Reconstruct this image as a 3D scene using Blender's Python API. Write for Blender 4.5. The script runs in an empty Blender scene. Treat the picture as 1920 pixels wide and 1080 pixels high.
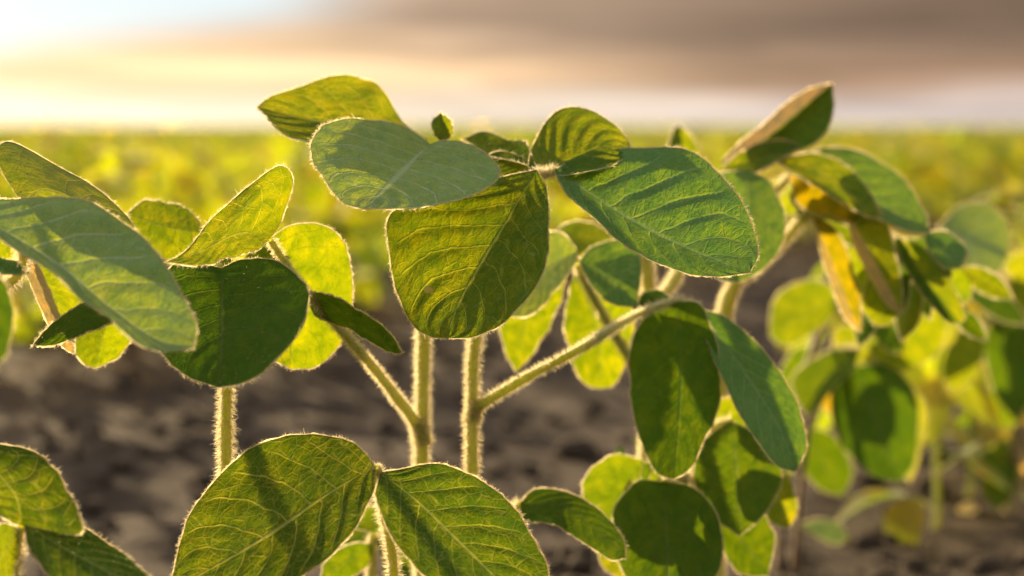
import bpy, math, random
import numpy as np
from mathutils import Vector, noise
R = math.radians
random.seed(7); rng = np.random.default_rng(7)
scene = bpy.context.scene
col = scene.collection

# ------------------------------------------------------------ camera
CAM_H = 0.22
FPX = 3583.0                                     # focal length in pixels of the 1920 px wide photograph
PITCH = math.atan(305.0 / FPX)
cd = bpy.data.cameras.new('camera'); cam = bpy.data.objects.new('camera', cd); col.objects.link(cam)
cam.location = (0, 0, CAM_H); cam.rotation_euler = (R(90) - PITCH, 0, 0)
cd.sensor_width = 36; cd.lens = FPX * 36 / 1920
cd.clip_start = 0.02; cd.clip_end = 9000
cd.dof.use_dof = True; cd.dof.focus_distance = 0.495; cd.dof.aperture_fstop = 10.0
cd.dof.aperture_blades = 0
scene.camera = cam

# ------------------------------------------------------------ sun and sky
SUN_AZ, SUN_EL = R(-29), R(13.0)                 # clockwise from +Y; above the horizon
SUN = Vector((math.sin(SUN_AZ) * math.cos(SUN_EL), math.cos(SUN_AZ) * math.cos(SUN_EL), math.sin(SUN_EL)))
sd = bpy.data.lights.new('sun', 'SUN'); sun = bpy.data.objects.new('sun', sd); col.objects.link(sun)
sd.energy = 5.0; sd.angle = R(0.6); sd.color = (1.0, 0.76, 0.44)
sun.rotation_euler = (-SUN).to_track_quat('-Z', 'Y').to_euler()
sun.location = SUN * 50

scene.view_settings.view_transform = 'Standard'; scene.view_settings.look = 'None'
scene.view_settings.exposure = 0.97; scene.view_settings.gamma = 1.0
try: scene.view_settings.use_curve_mapping = False
except Exception: pass
scene.render.engine = 'CYCLES'
cy = scene.cycles
cy.use_denoising = True
try: cy.denoiser = 'OPENIMAGEDENOISE'; cy.denoising_input_passes = 'RGB_ALBEDO_NORMAL'
except Exception: pass
cy.max_bounces = 8; cy.diffuse_bounces = 4; cy.glossy_bounces = 2; cy.transmission_bounces = 6; cy.transparent_max_bounces = 8
cy.sample_clamp_indirect = 6.0; cy.caustics_reflective = False; cy.caustics_refractive = False

# node helpers
class NT:
    def __init__(s, nt): s.nt = nt; s.n = nt.nodes; s.l = nt.links
    def new(s, typ, **k):
        nd = s.n.new(typ)
        for a, b in k.items(): setattr(nd, a, b)
        return nd
    def put(s, sock, v):
        if v is None: return
        if hasattr(v, 'is_output') or isinstance(v, bpy.types.NodeSocket): s.l.new(v, sock)
        else: sock.default_value = v
    def m(s, op, a, b=None, c=None, clamp=False):
        nd = s.new('ShaderNodeMath', operation=op, use_clamp=clamp)
        s.put(nd.inputs[0], a); s.put(nd.inputs[1], b); s.put(nd.inputs[2], c)
        return nd.outputs[0]
    def ss(s, x, lo, hi, a=0.0, b=1.0):
        nd = s.new('ShaderNodeMapRange', interpolation_type='SMOOTHSTEP')
        s.put(nd.inputs[0], x); s.put(nd.inputs[1], lo); s.put(nd.inputs[2], hi); s.put(nd.inputs[3], a); s.put(nd.inputs[4], b)
        return nd.outputs[0]
    def mix(s, f, a, b, blend='MIX'):
        nd = s.new('ShaderNodeMix', data_type='RGBA', blend_type=blend)
        s.put(nd.inputs[0], f); s.put(nd.inputs[6], a); s.put(nd.inputs[7], b)
        return nd.outputs[2]
    def noise(s, vec, scale, detail=3, rough=.55, dist=0.0):
        nd = s.new('ShaderNodeTexNoise'); s.put(nd.inputs['Vector'], vec)
        nd.inputs['Scale'].default_value = scale; nd.inputs['Detail'].default_value = detail
        nd.inputs['Roughness'].default_value = rough; nd.inputs['Distortion'].default_value = dist
        return nd.outputs[0]
    def vm(s, op, a, b=None):
        nd = s.new('ShaderNodeVectorMath', operation=op); s.put(nd.inputs[0], a)
        if b is not None: s.put(nd.inputs[1], b)
        return nd
def rgb(r, g, b): return (r, g, b, 1.0)

world = bpy.data.worlds.new('World'); scene.world = world; world.use_nodes = True
w = NT(world.node_tree); w.n.clear()
SKY = 0.077
tc = w.new('ShaderNodeTexCoord')
sky = w.new('ShaderNodeTexSky', sky_type='NISHITA'); sky.sun_disc = False
sky.sun_elevation = SUN_EL; sky.sun_rotation = SUN_AZ; sky.dust_density = 3.0; sky.air_density = 1.2
d = w.vm('NORMALIZE', tc.outputs['Generated']).outputs[0]
sep = w.new('ShaderNodeSeparateXYZ'); w.l.new(d, sep.inputs[0])
X, Y, Z = sep.outputs
az = w.m('ARCTAN2', X, Y)                               # 0 ahead, + to the right
el = w.m('MULTIPLY', w.m('ARCSINE', Z), 57.2958)        # degrees
azd = w.m('MULTIPLY', az, 57.2958)
cmb = w.new('ShaderNodeCombineXYZ'); w.put(cmb.inputs[0], w.m('MULTIPLY', azd, 0.10)); w.put(cmb.inputs[1], w.m('MULTIPLY', el, 0.75)); cmb.inputs[2].default_value = 3.1
n1 = w.noise(cmb.outputs[0], 1.0, 4, .5)
cmb2 = w.new('ShaderNodeCombineXYZ'); w.put(cmb2.inputs[0], w.m('MULTIPLY', azd, 0.05)); w.put(cmb2.inputs[1], w.m('MULTIPLY', el, 0.28)); cmb2.inputs[2].default_value = 7.7
n2 = w.noise(cmb2.outputs[0], 1.0, 3, .5)
elw = w.m('ADD', el, w.m('MULTIPLY', w.m('SUBTRACT', n1, .5), 1.6))
# towards the right the cloud deck is heavier and hangs lower
right = w.ss(azd, -13.0, 13.0)
def gray(v): return rgb(v, v, v)
hor = w.mix(right, rgb(8.6, 7.1, 5.2), rgb(4.6, 3.8, 3.4))
peach = w.mix(right, rgb(8.8, 6.0, 3.3), rgb(3.8, 2.35, 1.45))
brown = w.mix(right, rgb(5.0, 3.5, 2.4), rgb(1.5, 1.0, .68))
clr = w.mix(w.ss(elw, .55, 1.5), hor, peach)
clr = w.mix(w.ss(w.m('ADD', elw, w.m('MULTIPLY', right, 1.1)), 1.7, 3.6), clr, brown)
# above the deck: broken grey-blue evening cloud with clear sky between
over = w.mix(w.ss(n2, .40, .62), w.mix(.6, sky.outputs[0], rgb(4.6, 4.4, 4.0)), rgb(3.7, 3.2, 2.8))
clr = w.mix(w.ss(w.m('ADD', el, w.m('MULTIPLY', w.m('SUBTRACT', n2, .5), 4)), 6.0, 13.0), clr, over)
# streaks of cloud drawn out along the horizon
cmb3 = w.new('ShaderNodeCombineXYZ'); w.put(cmb3.inputs[0], w.m('MULTIPLY', azd, 0.13)); w.put(cmb3.inputs[1], w.m('MULTIPLY', el, 1.5)); cmb3.inputs[2].default_value = 12.3
n3 = w.noise(cmb3.outputs[0], 1.0, 5, .55, .4)
st = w.ss(n3, .30, .72, .80, 1.24)
sm_ = w.new('ShaderNodeVectorMath', operation='SCALE'); w.put(sm_.inputs[0], clr); w.put(sm_.inputs[3], st); clr = sm_.outputs[0]
# gap of clear sky on the sun's side above the haze
gap = w.m('MULTIPLY', w.ss(w.m('ADD', el, w.m('MULTIPLY', azd, -.12)), 3.3, 4.6), w.ss(w.m('ADD', azd, w.m('MULTIPLY', w.m('SUBTRACT', n1, .5), 5)), -2.0, -8.5))
gap = w.m('MULTIPLY', gap, w.ss(el, 12, 7))
clr = w.mix(w.m('MULTIPLY', gap, .85), clr, rgb(5.4, 6.4, 6.8))
# aureole of the low sun in the haze
dt = w.vm('DOT_PRODUCT', d, tuple(SUN)).outputs['Value']
ang = w.m('MULTIPLY', w.m('ARCCOSINE', w.m('MINIMUM', dt, .99999)), 57.2958)
g1 = w.m('MULTIPLY', w.m('EXPONENT', w.m('MULTIPLY', ang, -1/6.0)), 22)
glow = w.mix(1.0, rgb(1.0, .80, .48), w.new('ShaderNodeCombineXYZ').outputs[0], 'MIX')
sc = w.new('ShaderNodeVectorMath', operation='SCALE'); sc.inputs[0].default_value = (1.0, .84, .56); w.put(sc.inputs[3], g1)
clr = w.mix(1.0, clr, sc.outputs[0], 'ADD')
# below the horizon
clr = w.mix(w.ss(el, -.6, -.05), rgb(.9, .75, .5), clr)
bg = w.new('ShaderNodeBackground'); w.put(bg.inputs[0], clr); bg.inputs[1].default_value = SKY
wo = w.new('ShaderNodeOutputWorld'); w.l.new(bg.outputs[0], wo.inputs[0])

# ------------------------------------------------------------ geometry helpers
CP, SP = math.cos(PITCH), math.sin(PITCH)
def at(x, y, dcm):
    """point of the place seen at pixel (x, y) of the photograph, dcm centimetres away along the view axis"""
    dd = dcm / 100.0
    a = (x - 960) / FPX * dd; b = -(y - 540) / FPX * dd
    return Vector((a, dd * CP + b * SP, CAM_H - dd * SP + b * CP))

def mesh_from(name, verts, faces, mat=None, uvs=None, smooth=True, uv2=None):
    me = bpy.data.meshes.new(name)
    verts = np.asarray(verts, dtype=np.float32); faces = np.asarray(faces, dtype=np.int32)
    k = faces.shape[1]
    me.vertices.add(len(verts)); me.vertices.foreach_set('co', verts.ravel())
    me.loops.add(faces.size); me.loops.foreach_set('vertex_index', faces.ravel())
    me.polygons.add(len(faces)); me.polygons.foreach_set('loop_start', np.arange(0, faces.size, k, dtype=np.int32))
    me.polygons.foreach_set('loop_total', np.full(len(faces), k, dtype=np.int32))
    me.update(calc_edges=True)
    if smooth: me.polygons.foreach_set('use_smooth', np.ones(len(faces), dtype=bool))
    for nm, uv in (('UVMap', uvs), ('metric', uv2)):
        if uv is not None:
            l = me.uv_layers.new(name=nm); l.data.foreach_set('uv', np.asarray(uv, dtype=np.float32)[faces.ravel()].ravel())
    for mm in (mat if isinstance(mat, (list, tuple)) else [mat]):
        if mm: me.materials.append(mm)
    return me
def link(name, me, parent=None):
    o = bpy.data.objects.new(name, me); col.objects.link(o)
    if parent: o.parent = parent; o.matrix_parent_inverse = parent.matrix_world.inverted() if False else o.matrix_parent_inverse
    return o
def tag(o, label=None, cat=None, group=None, kind=None):
    for a, b in (('label', label), ('category', cat), ('group', group), ('kind', kind)):
        if b: o[a] = b
    return o
def catmull(P, n):
    """P: (k,3) through-points; n+1 samples evenly spaced by length"""
    P = np.asarray(P, float)
    Q = np.vstack([2 * P[0] - P[1], P, 2 * P[-1] - P[-2]])
    out = []
    for i in range(1, len(Q) - 2):
        p0, p1, p2, p3 = Q[i-1:i+3]
        t = np.linspace(0, 1, 24, endpoint=False)[:, None]
        out.append(.5 * (2*p1 + (p2-p0)*t + (2*p0-5*p1+4*p2-p3)*t**2 + (3*p1-p0-3*p2+p3)*t**3))
    C = np.vstack(out + [P[-1:]])
    s = np.r_[0, np.cumsum(np.linalg.norm(np.diff(C, axis=0), axis=1))]
    u = np.linspace(0, s[-1], n + 1)
    return np.stack([np.interp(u, s, C[:, k]) for k in range(3)], 1), s[-1]

# ------------------------------------------------------------ materials
def leaf_material(name, refl, refl2, trans, veinr, veint, spots=0.0, sheen=.5, quilt=1.0, vw=1.0, dry=0.0):
    m = bpy.data.materials.new(name); m.use_nodes = True; t = NT(m.node_tree); t.n.clear()
    uv = t.new('ShaderNodeUVMap', uv_map='UVMap').outputs[0]; mt = t.new('ShaderNodeUVMap', uv_map='metric').outputs[0]
    oi = t.new('ShaderNodeObjectInfo').outputs['Random']
    s = t.new('ShaderNodeSeparateXYZ'); t.l.new(uv, s.inputs[0]); u = s.outputs[0]
    v = t.m('SUBTRACT', t.m('MULTIPLY', s.outputs[1], 2.0), 1.0); av = t.m('ABSOLUTE', v)
    wob = t.m('MULTIPLY', t.m('SUBTRACT', t.noise(mt, 1.1, 2), .5), .5)
    ph = t.m('MULTIPLY', t.m('SUBTRACT', u, t.m('MULTIPLY', t.m('POWER', av, 1.25), .26)), 8.0)
    ph = t.m('ADD', t.m('ADD', ph, wob), t.m('MULTIPLY', t.m('GREATER_THAN', v, 0.0), .35))
    fr = t.m('ABSOLUTE', t.m('SUBTRACT', t.m('FRACT', ph), .5))
    lat = t.m('MULTIPLY', t.ss(fr, .008, .052 * vw, 1.0, 0.0), t.ss(av, .98, .80))
    mid = t.ss(av, .010, .036 * vw, 1.0, 0.0)
    vn = t.new('ShaderNodeTexVoronoi', feature='DISTANCE_TO_EDGE'); t.put(vn.inputs['Vector'], mt); vn.inputs['Scale'].default_value = 3.2
    vn2 = t.new('ShaderNodeTexVoronoi', feature='DISTANCE_TO_EDGE'); t.put(vn2.inputs['Vector'], mt); vn2.inputs['Scale'].default_value = 8.0
    ter = t.ss(vn.outputs[0], .0, .055, 1.0, 0.0); qua = t.ss(vn2.outputs[0], .0, .12, 1.0, 0.0)
    veins = t.m('MAXIMUM', t.m('MAXIMUM', mid, lat), t.m('MAXIMUM', t.m('MULTIPLY', ter, .55), t.m('MULTIPLY', qua, .22)))
    blotch = t.noise(mt, .9, 3)
    grain = t.noise(mt, 32.0, 2, .7)
    rc = t.mix(t.ss(blotch, .3, .7), refl, refl2)
    rc = t.mix(t.m('MULTIPLY', veins, .8), rc, veinr)
    rc = t.mix(t.ss(grain, .52, .75, 0, .35), rc, rgb(.13, .19, .09))
    tcx = t.mix(t.m('MULTIPLY', veins, .75), trans, veint)
    tcx = t.mix(t.ss(blotch, .35, .75, 0, .7), tcx, rgb(trans[0]*.55, trans[1]*.72, trans[2]), 'MIX')
    lit_mottle = t.noise(mt, 2.4, 3, .6, .5)  # sunlit golden mottles and darker gaps put into the transmitted colour
    tcx = t.mix(t.ss(lit_mottle, .42, .66, 0, .75), tcx, rgb(trans[0]*.38, trans[1]*.55, trans[2]))
    tcx = t.mix(t.ss(lit_mottle, .46, .28, 0, .55), tcx, rgb(min(trans[0]*1.55, .6), min(trans[1]*1.22, .5), trans[2]))
    tcx = t.mix(t.ss(grain, .35, .65, .35, 0), tcx, rgb(trans[0]*.45, trans[1]*.5, trans[2]*.5))
    tcx = t.mix(t.m('MULTIPLY', mid, .3), tcx, rgb(trans[0]*.5, trans[1]*.5, .05))
    if spots or dry:
        fl = t.ss(t.noise(mt, 7.0, 2, .5), .74 - .04 * spots, .80 - .04 * spots, 0, .8)
        rc = t.mix(fl, rc, rgb(.10, .06, .025)); tcx = t.mix(fl, tcx, rgb(.09, .05, .004))
        sp = t.ss(t.noise(mt, 1.7, 4, .65), .68 - .05 * spots, .73, 0, .85 * min(spots * 1.6 + dry, 1))
        rc = t.mix(sp, rc, rgb(.13, .045, .03)); tcx = t.mix(sp, tcx, rgb(.30, .05, .01))
    hv = t.new('ShaderNodeHueSaturation'); t.put(hv.inputs['Value'], t.ss(oi, 0, 1, .86, 1.16)); t.put(hv.inputs['Color'], tcx)
    t.put(hv.inputs['Hue'], t.ss(oi, 0, 1, .512, .492))
    puff = t.noise(mt, 5.0, 3, .6)
    hgt = t.m('ADD', t.m('ADD', t.m('MULTIPLY', veins, -.7), t.m('MULTIPLY', t.m('SUBTRACT', puff, .5), 1.5)), t.m('MULTIPLY', t.m('SUBTRACT', grain, .5), .30))
    bp = t.new('ShaderNodeBump'); bp.inputs['Strength'].default_value = .75; bp.inputs['Distance'].default_value = .0005 * quilt; t.put(bp.inputs['Height'], hgt)
    bs = t.new('ShaderNodeBsdfPrincipled'); t.put(bs.inputs['Base Color'], rc)
    bs.inputs['Roughness'].default_value = .72; bs.inputs['Specular IOR Level'].default_value = 0.0
    bs.inputs['Sheen Weight'].default_value = sheen; bs.inputs['Sheen Roughness'].default_value = .45; bs.inputs['Sheen Tint'].default_value = rgb(1, .97, .88)
    t.put(bs.inputs['Normal'], bp.outputs[0])
    tr = t.new('ShaderNodeBsdfTranslucent'); t.put(tr.inputs['Color'], hv.outputs[0]); t.put(tr.inputs['Normal'], bp.outputs[0])
    ad = t.new('ShaderNodeAddShader'); t.l.new(bs.outputs[0], ad.inputs[0]); t.l.new(tr.outputs[0], ad.inputs[1])
    o = t.new('ShaderNodeOutputMaterial'); t.l.new(ad.outputs[0], o.inputs[0])
    return m
MAT = {}
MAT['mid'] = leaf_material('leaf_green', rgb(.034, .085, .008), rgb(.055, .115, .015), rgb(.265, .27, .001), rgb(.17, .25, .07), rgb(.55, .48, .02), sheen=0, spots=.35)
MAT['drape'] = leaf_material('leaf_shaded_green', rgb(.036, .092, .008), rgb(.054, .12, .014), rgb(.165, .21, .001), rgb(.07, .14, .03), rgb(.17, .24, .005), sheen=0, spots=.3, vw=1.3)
MAT['veined'] = leaf_material('leaf_veined', rgb(.030, .078, .006), rgb(.048, .105, .012), rgb(.112, .145, .001), rgb(.27, .30, .09), rgb(.52, .45, .02), sheen=0, spots=.3)
MAT['grey'] = leaf_material('leaf_bluish_green', rgb(.075, .185, .050), rgb(.105, .22, .072), rgb(.13, .20, .002), rgb(.20, .33, .15), rgb(.26, .30, .01), sheen=.04, spots=.3, quilt=2.0, vw=1.5)
MAT['downy'] = leaf_material('leaf_downy', rgb(.165, .285, .085), rgb(.225, .35, .125), rgb(.19, .22, .003), rgb(.36, .46, .30), rgb(.27, .29, .01), sheen=.08, spots=.3, quilt=2.2, vw=1.6)
MAT['yel'] = leaf_material('leaf_thin', rgb(.035, .08, .008), rgb(.045, .10, .012), rgb(.315, .315, .001), rgb(.09, .15, .03), rgb(.32, .37, .004), sheen=.05, spots=.15)
MAT['gold'] = leaf_material('leaf_turning', rgb(.06, .08, .008), rgb(.08, .09, .012), rgb(.42, .28, .001), rgb(.12, .13, .03), rgb(.5, .36, .004), sheen=.05)
MAT['dark'] = leaf_material('leaf_dark', rgb(.036, .085, .010), rgb(.054, .11, .016), rgb(.105, .16, .001), rgb(.07, .10, .03), rgb(.17, .22, .004), sheen=0, spots=.2, vw=1.5)  # lower translucency puts the shade on sheltered leaves into their colour
MAT['spot'] = leaf_material('leaf_spotted', rgb(.06, .10, .015), rgb(.08, .12, .025), rgb(.26, .265, .001), rgb(.16, .20, .07), rgb(.42, .38, .01), spots=.9, sheen=.15)
MAT['pale'] = leaf_material('leaf_pale_underside', rgb(.26, .21, .10), rgb(.32, .26, .13), rgb(.42, .26, .05), rgb(.42, .36, .20), rgb(.45, .31, .06), sheen=.4)

MAT['dried'] = leaf_material('leaf_drying', rgb(.20, .15, .09), rgb(.30, .22, .14), rgb(.17, .115, .04), rgb(.33, .26, .17), rgb(.2, .14, .06), sheen=.2, spots=.8, dry=.3)
def fuzz_material():
    m = bpy.data.materials.new('plant_down'); m.use_nodes = True; t = NT(m.node_tree); t.n.clear()
    a = t.new('ShaderNodeBsdfDiffuse'); a.inputs[0].default_value = rgb(.55, .50, .36)
    b = t.new('ShaderNodeBsdfTranslucent'); b.inputs[0].default_value = rgb(.97, .86, .58)
    mx = t.new('ShaderNodeMixShader'); mx.inputs[0].default_value = .85
    t.l.new(a.outputs[0], mx.inputs[1]); t.l.new(b.outputs[0], mx.inputs[2])
    rf = t.new('ShaderNodeBsdfRefraction'); rf.inputs['Color'].default_value = rgb(.85, .60, .28); rf.inputs['Roughness'].default_value = .6; rf.inputs['IOR'].default_value = 1.35
    m2 = t.new('ShaderNodeMixShader'); m2.inputs[0].default_value = .08; t.l.new(mx.outputs[0], m2.inputs[1]); t.l.new(rf.outputs[0], m2.inputs[2]); mx = m2
    o = t.new('ShaderNodeOutputMaterial'); t.l.new(mx.outputs[0], o.inputs[0]); return m
MAT['fuzz'] = fuzz_material()
def stem_material(name, c, c2, tr):
    m = bpy.data.materials.new(name); m.use_nodes = True; t = NT(m.node_tree); t.n.clear()
    tc = t.new('ShaderNodeTexCoord').outputs['Object']
    mp = t.new('ShaderNodeMapping'); t.l.new(tc, mp.inputs[0]); mp.inputs['Scale'].default_value = (1, 1, .12)
    n = t.noise(mp.outputs[0], 900, 3); n2 = t.noise(tc, 120, 3)
    cc = t.mix(t.ss(n, .35, .65), c, c2); cc = t.mix(t.ss(n2, .60, .74, 0, .55), cc, rgb(.10, .055, .02))
    bs = t.new('ShaderNodeBsdfPrincipled'); t.put(bs.inputs['Base Color'], cc); bs.inputs['Roughness'].default_value = .55
    bs.inputs['Sheen Weight'].default_value = .8; bs.inputs['Sheen Roughness'].default_value = .4
    bp = t.new('ShaderNodeBump'); bp.inputs['Distance'].default_value = .0002; t.put(bp.inputs['Height'], n); t.put(bs.inputs['Normal'], bp.outputs[0])
    tl = t.new('ShaderNodeBsdfTranslucent'); tl.inputs[0].default_value = tr
    ad = t.new('ShaderNodeAddShader'); t.l.new(bs.outputs[0], ad.inputs[0]); t.l.new(tl.outputs[0], ad.inputs[1])
    o = t.new('ShaderNodeOutputMaterial'); t.l.new(ad.outputs[0], o.inputs[0]); return m
MAT['stem'] = stem_material('stem_green', rgb(.16, .215, .012), rgb(.23, .27, .03), rgb(.34, .34, .006))
MAT['stemold'] = stem_material('stem_woody', rgb(.13, .07, .018), rgb(.20, .11, .03), rgb(.10, .045, .004))

# ------------------------------------------------------------ leaf, stem, down
def make_leaf(name, parent, mat, base, tip, L, Rr, M=(), eL=0.0, eR=0.0, cup=0.0, wave=.03, q=.035, nu=56, nv=16, fuzz=1.0, label=None, seed=None, res=1.0, mat2=None):
    """base, tip: (x, y, depth cm); L, Rr: the two margins from base to tip as pixels (depth optional); M: points of the midrib.
    eL, eR: how much farther (+) or nearer (-) the margins lie than the midrib, cm."""
    nu = int(nu * res); nv = int(nv * res)
    bd, td = base[2], tip[2]
    def line(pts, e):
        full = [base[:2]] + [p[:2] for p in pts] + [tip[:2]]
        px = np.array(full, float); s = np.r_[0, np.cumsum(np.linalg.norm(np.diff(px, axis=0), axis=1))]; s /= s[-1]
        P = []
        for i, (x, y) in enumerate(full):
            explicit = 0 < i < len(full) - 1 and len(pts[i-1]) > 2
            dpt = pts[i-1][2] if explicit else bd + (td - bd) * s[i] + e * max(math.sin(math.pi * s[i]), 0) ** .75
            P.append(at(x, y, dpt))
        return catmull(P, nu)
    Lc, _ = line(list(L), eL); Rc, _ = line(list(Rr), eR); Mc, length = line(list(M), 0.0)
    # three curves -> surface
    tv = np.linspace(-1, 1, 2 * nv + 1); uu = np.linspace(0, 1, nu + 1)
    V = np.zeros((nu + 1, 2 * nv + 1, 3))
    for j, v in enumerate(tv):
        E = Lc if v < 0 else Rc; a = abs(v)
        V[:, j] = Mc * (1 - a) + E * a
    # surface normal field
    du = np.gradient(V, axis=0); dv = np.gradient(V, axis=1)
    N = np.cross(dv, du); nl = np.linalg.norm(N, axis=2, keepdims=True); N /= np.maximum(nl, 1e-9)
    mean = N[nu//4:3*nu//4].mean(axis=(0, 1))
    if mean[2] - .35 * mean[1] < 0: N = -N
    av = np.abs(tv)[None, :]; U = uu[:, None]
    wid = np.linalg.norm(Lc - Rc, axis=1)[:, None] * .5
    W = wid.max()
    env = np.sin(np.pi * np.clip(U, 0, 1)) ** .5
    ph = (U - .26 * av ** 1.25) * 8.0 + np.where(tv > 0, .35, 0)[None, :]
    nz = np.zeros((nu + 1, 2 * nv + 1)); so = (seed if seed is not None else abs(hash(name + str(base))) % 997) * 3.17
    so = (sum(base) * .618 + tip[0] * .37) % 100
    for i in range(nu + 1):
        for j in range(2 * nv + 1):
            p = V[i, j]
            nz[i, j] = noise.noise(Vector((p[0] * 70 + so, p[1] * 45, p[2] * 70)))
    quilt = (np.abs(np.sin(np.pi * (ph - .5 + .12 * nz))) - .5) * q * .01 * np.clip(av * 3, 0, 1) * np.clip((1.02 - av) * 4, 0, 1) * env
    disp = quilt + wave * .01 * nz * (.35 + 1.9 * av ** 2) * env + cup * .01 * (4 * av * (1 - av)) * env
    V = V + N * disp[..., None]
    outv = np.where((tv > 0)[None, :, None], (Rc - Mc)[:, None], (Lc - Mc)[:, None]); outv = outv / np.maximum(np.linalg.norm(outv, axis=2, keepdims=True), 1e-6)
    em = np.array([[noise.noise(Vector((uv_ * 9 + so, k_ * 5.0, 1))) + .5 * noise.noise(Vector((uv_ * 24 + so, k_ * 5.0, 7))) for uv_ in uu] for k_ in (0, 1)]) * .00075
    V = V + outv * (np.where(tv[None] > 0, em[1][:, None], em[0][:, None]) * av ** 3 * env)[..., None]
    nc = 2 * nv + 1
    idx = np.arange((nu + 1) * nc).reshape(nu + 1, nc)
    F = np.stack([idx[:-1, :-1], idx[:-1, 1:], idx[1:, 1:], idx[1:, :-1]], -1).reshape(-1, 4)
    UV = np.stack([np.broadcast_to(U, (nu+1, nc)), np.broadcast_to((tv*.5+.5)[None], (nu+1, nc))], -1).reshape(-1, 2)
    UM = np.stack([np.broadcast_to(U * length * 100, (nu+1, nc)) + so, (tv[None] * wid * 100)], -1).reshape(-1, 2)
    me = mesh_from('leaflet', V.reshape(-1, 3), F, [MAT[mat]] + ([MAT[mat2]] if mat2 else []), UV, uv2=UM)
    if mat2: me.polygons.foreach_set('material_index', np.tile((np.arange(nc - 1) < nv).astype(np.int32), nu))
    o = link('leaflet', me, parent)
    if label: o['label'] = label
    if fuzz > 0: leaf_fuzz(o, V, N, Lc, Rc, nv, fuzz)
    return o

def hair_mesh(P, D, ln, wd):
    """thin tapering hairs rooted at P along D"""
    P = np.asarray(P); D = np.asarray(D); n = len(P)
    rnd = rng.normal(size=(n, 3)); S = np.cross(D, rnd); S /= np.maximum(np.linalg.norm(S, axis=1, keepdims=True), 1e-9)
    ln = ln[:, None]; bend = rng.normal(size=(n, 3)) * .18
    mid = P + D * ln * .5; tipp = P + (D + bend) * ln
    V = np.stack([P - S*wd, P + S*wd, mid + S*wd*.8, mid - S*wd*.8, tipp + S*wd*.25, tipp - S*wd*.25], 1).reshape(-1, 3)
    b = np.arange(n)[:, None] * 6
    F = np.vstack([b + [0, 1, 2, 3], b + [3, 2, 4, 5]])
    return V, F
def leaf_fuzz(o, V, N, Lc, Rc, nv, amt):
    nu = V.shape[0] - 1
    Ps, Ds, Ls = [], [], []
    for side, j in ((-1, 0), (1, 2 * nv)):
        E = V[:, j]; inner = V[:, j - side * 2]
        seg = np.linalg.norm(np.diff(E, axis=0), axis=1).sum() * 100
        n = int(seg * 230 * amt)
        t = rng.random(n) * nu
        t = t[rng.random(n) < .62 + .38 * np.sin(t * .9 + V[0, 0, 0] * 900) * np.sin(t * .37 + 2)]; n = len(t)
        i = np.minimum(t.astype(int), nu - 1); f = (t - i)[:, None]
        p = E[i] * (1-f) + E[i+1] * f; out = p - inner[i]; out /= np.maximum(np.linalg.norm(out, axis=1, keepdims=True), 1e-6)
        tan = E[i+1] - E[i]; tan /= np.maximum(np.linalg.norm(tan, axis=1, keepdims=True), 1e-6)
        dd = out + tan * rng.normal(.35, .35, (n, 1)) + N[i, j] * rng.normal(0, .55, (n, 1))
        Ps.append(p - out * 1e-4); Ds.append(dd); Ls.append(rng.gamma(4, .00018, n).clip(.0003, .0013))
    # down on both faces
    a = np.linalg.norm(Lc - Rc, axis=1).mean() * np.linalg.norm(V[-1, nv] - V[0, nv]) * 1e4
    n = int(a * 22 * amt)
    i = rng.integers(1, nu, n); j = rng.integers(1, 2 * nv, n)
    p = V[i, j] + (V[i-1, j] - V[i, j]) * rng.random((n, 1)) + (V[i, j-1] - V[i, j]) * rng.random((n, 1))
    sg = rng.choice([-1, 1], (n, 1)); tan = V[np.minimum(i+1, nu), j] - V[i-1, j]; tan /= np.maximum(np.linalg.norm(tan, axis=1, keepdims=True), 1e-6)
    Ps.append(p); Ds.append(N[i, j] * sg * .7 + tan * .8 + rng.normal(0, .3, (n, 3))); Ls.append(rng.uniform(.0003, .0007, n))
    P = np.vstack(Ps); D = np.vstack(Ds); D /= np.maximum(np.linalg.norm(D, axis=1, keepdims=True), 1e-6)
    HV, HF = hair_mesh(P, D, np.concatenate(Ls), .000042)
    # the dense fringe right at the margin
    rv, rf, off = [], [], 0
    for side, j in ((-1, 0), (1, 2 * nv)):
        E = V[:, j]; out = E - V[:, j - side * 2]; out /= np.maximum(np.linalg.norm(out, axis=1, keepdims=True), 1e-6); nn = N[:, j]
        for sg in (-1, 1):
            wd = rng.uniform(.00004, .00048, (nu + 1, 1)) * min(amt, 1.3)
            a = E - out * .00006; b = E + (out * .8 + nn * sg * .6) * wd
            rv.append(np.stack([a, b], 1).reshape(-1, 3)); q_ = np.arange(nu)[:, None] * 2
            rf.append(q_ + [0, 1, 3, 2] + off); off += 2 * (nu + 1)
    rv = np.vstack(rv); rf = np.vstack(rf)
    h = link('leaf_down', mesh_from('leaf_down', np.vstack([HV, rv]), np.vstack([HF, rf + len(HV)]), MAT['fuzz'], smooth=False), o)
    h['kind'] = 'stuff'
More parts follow.
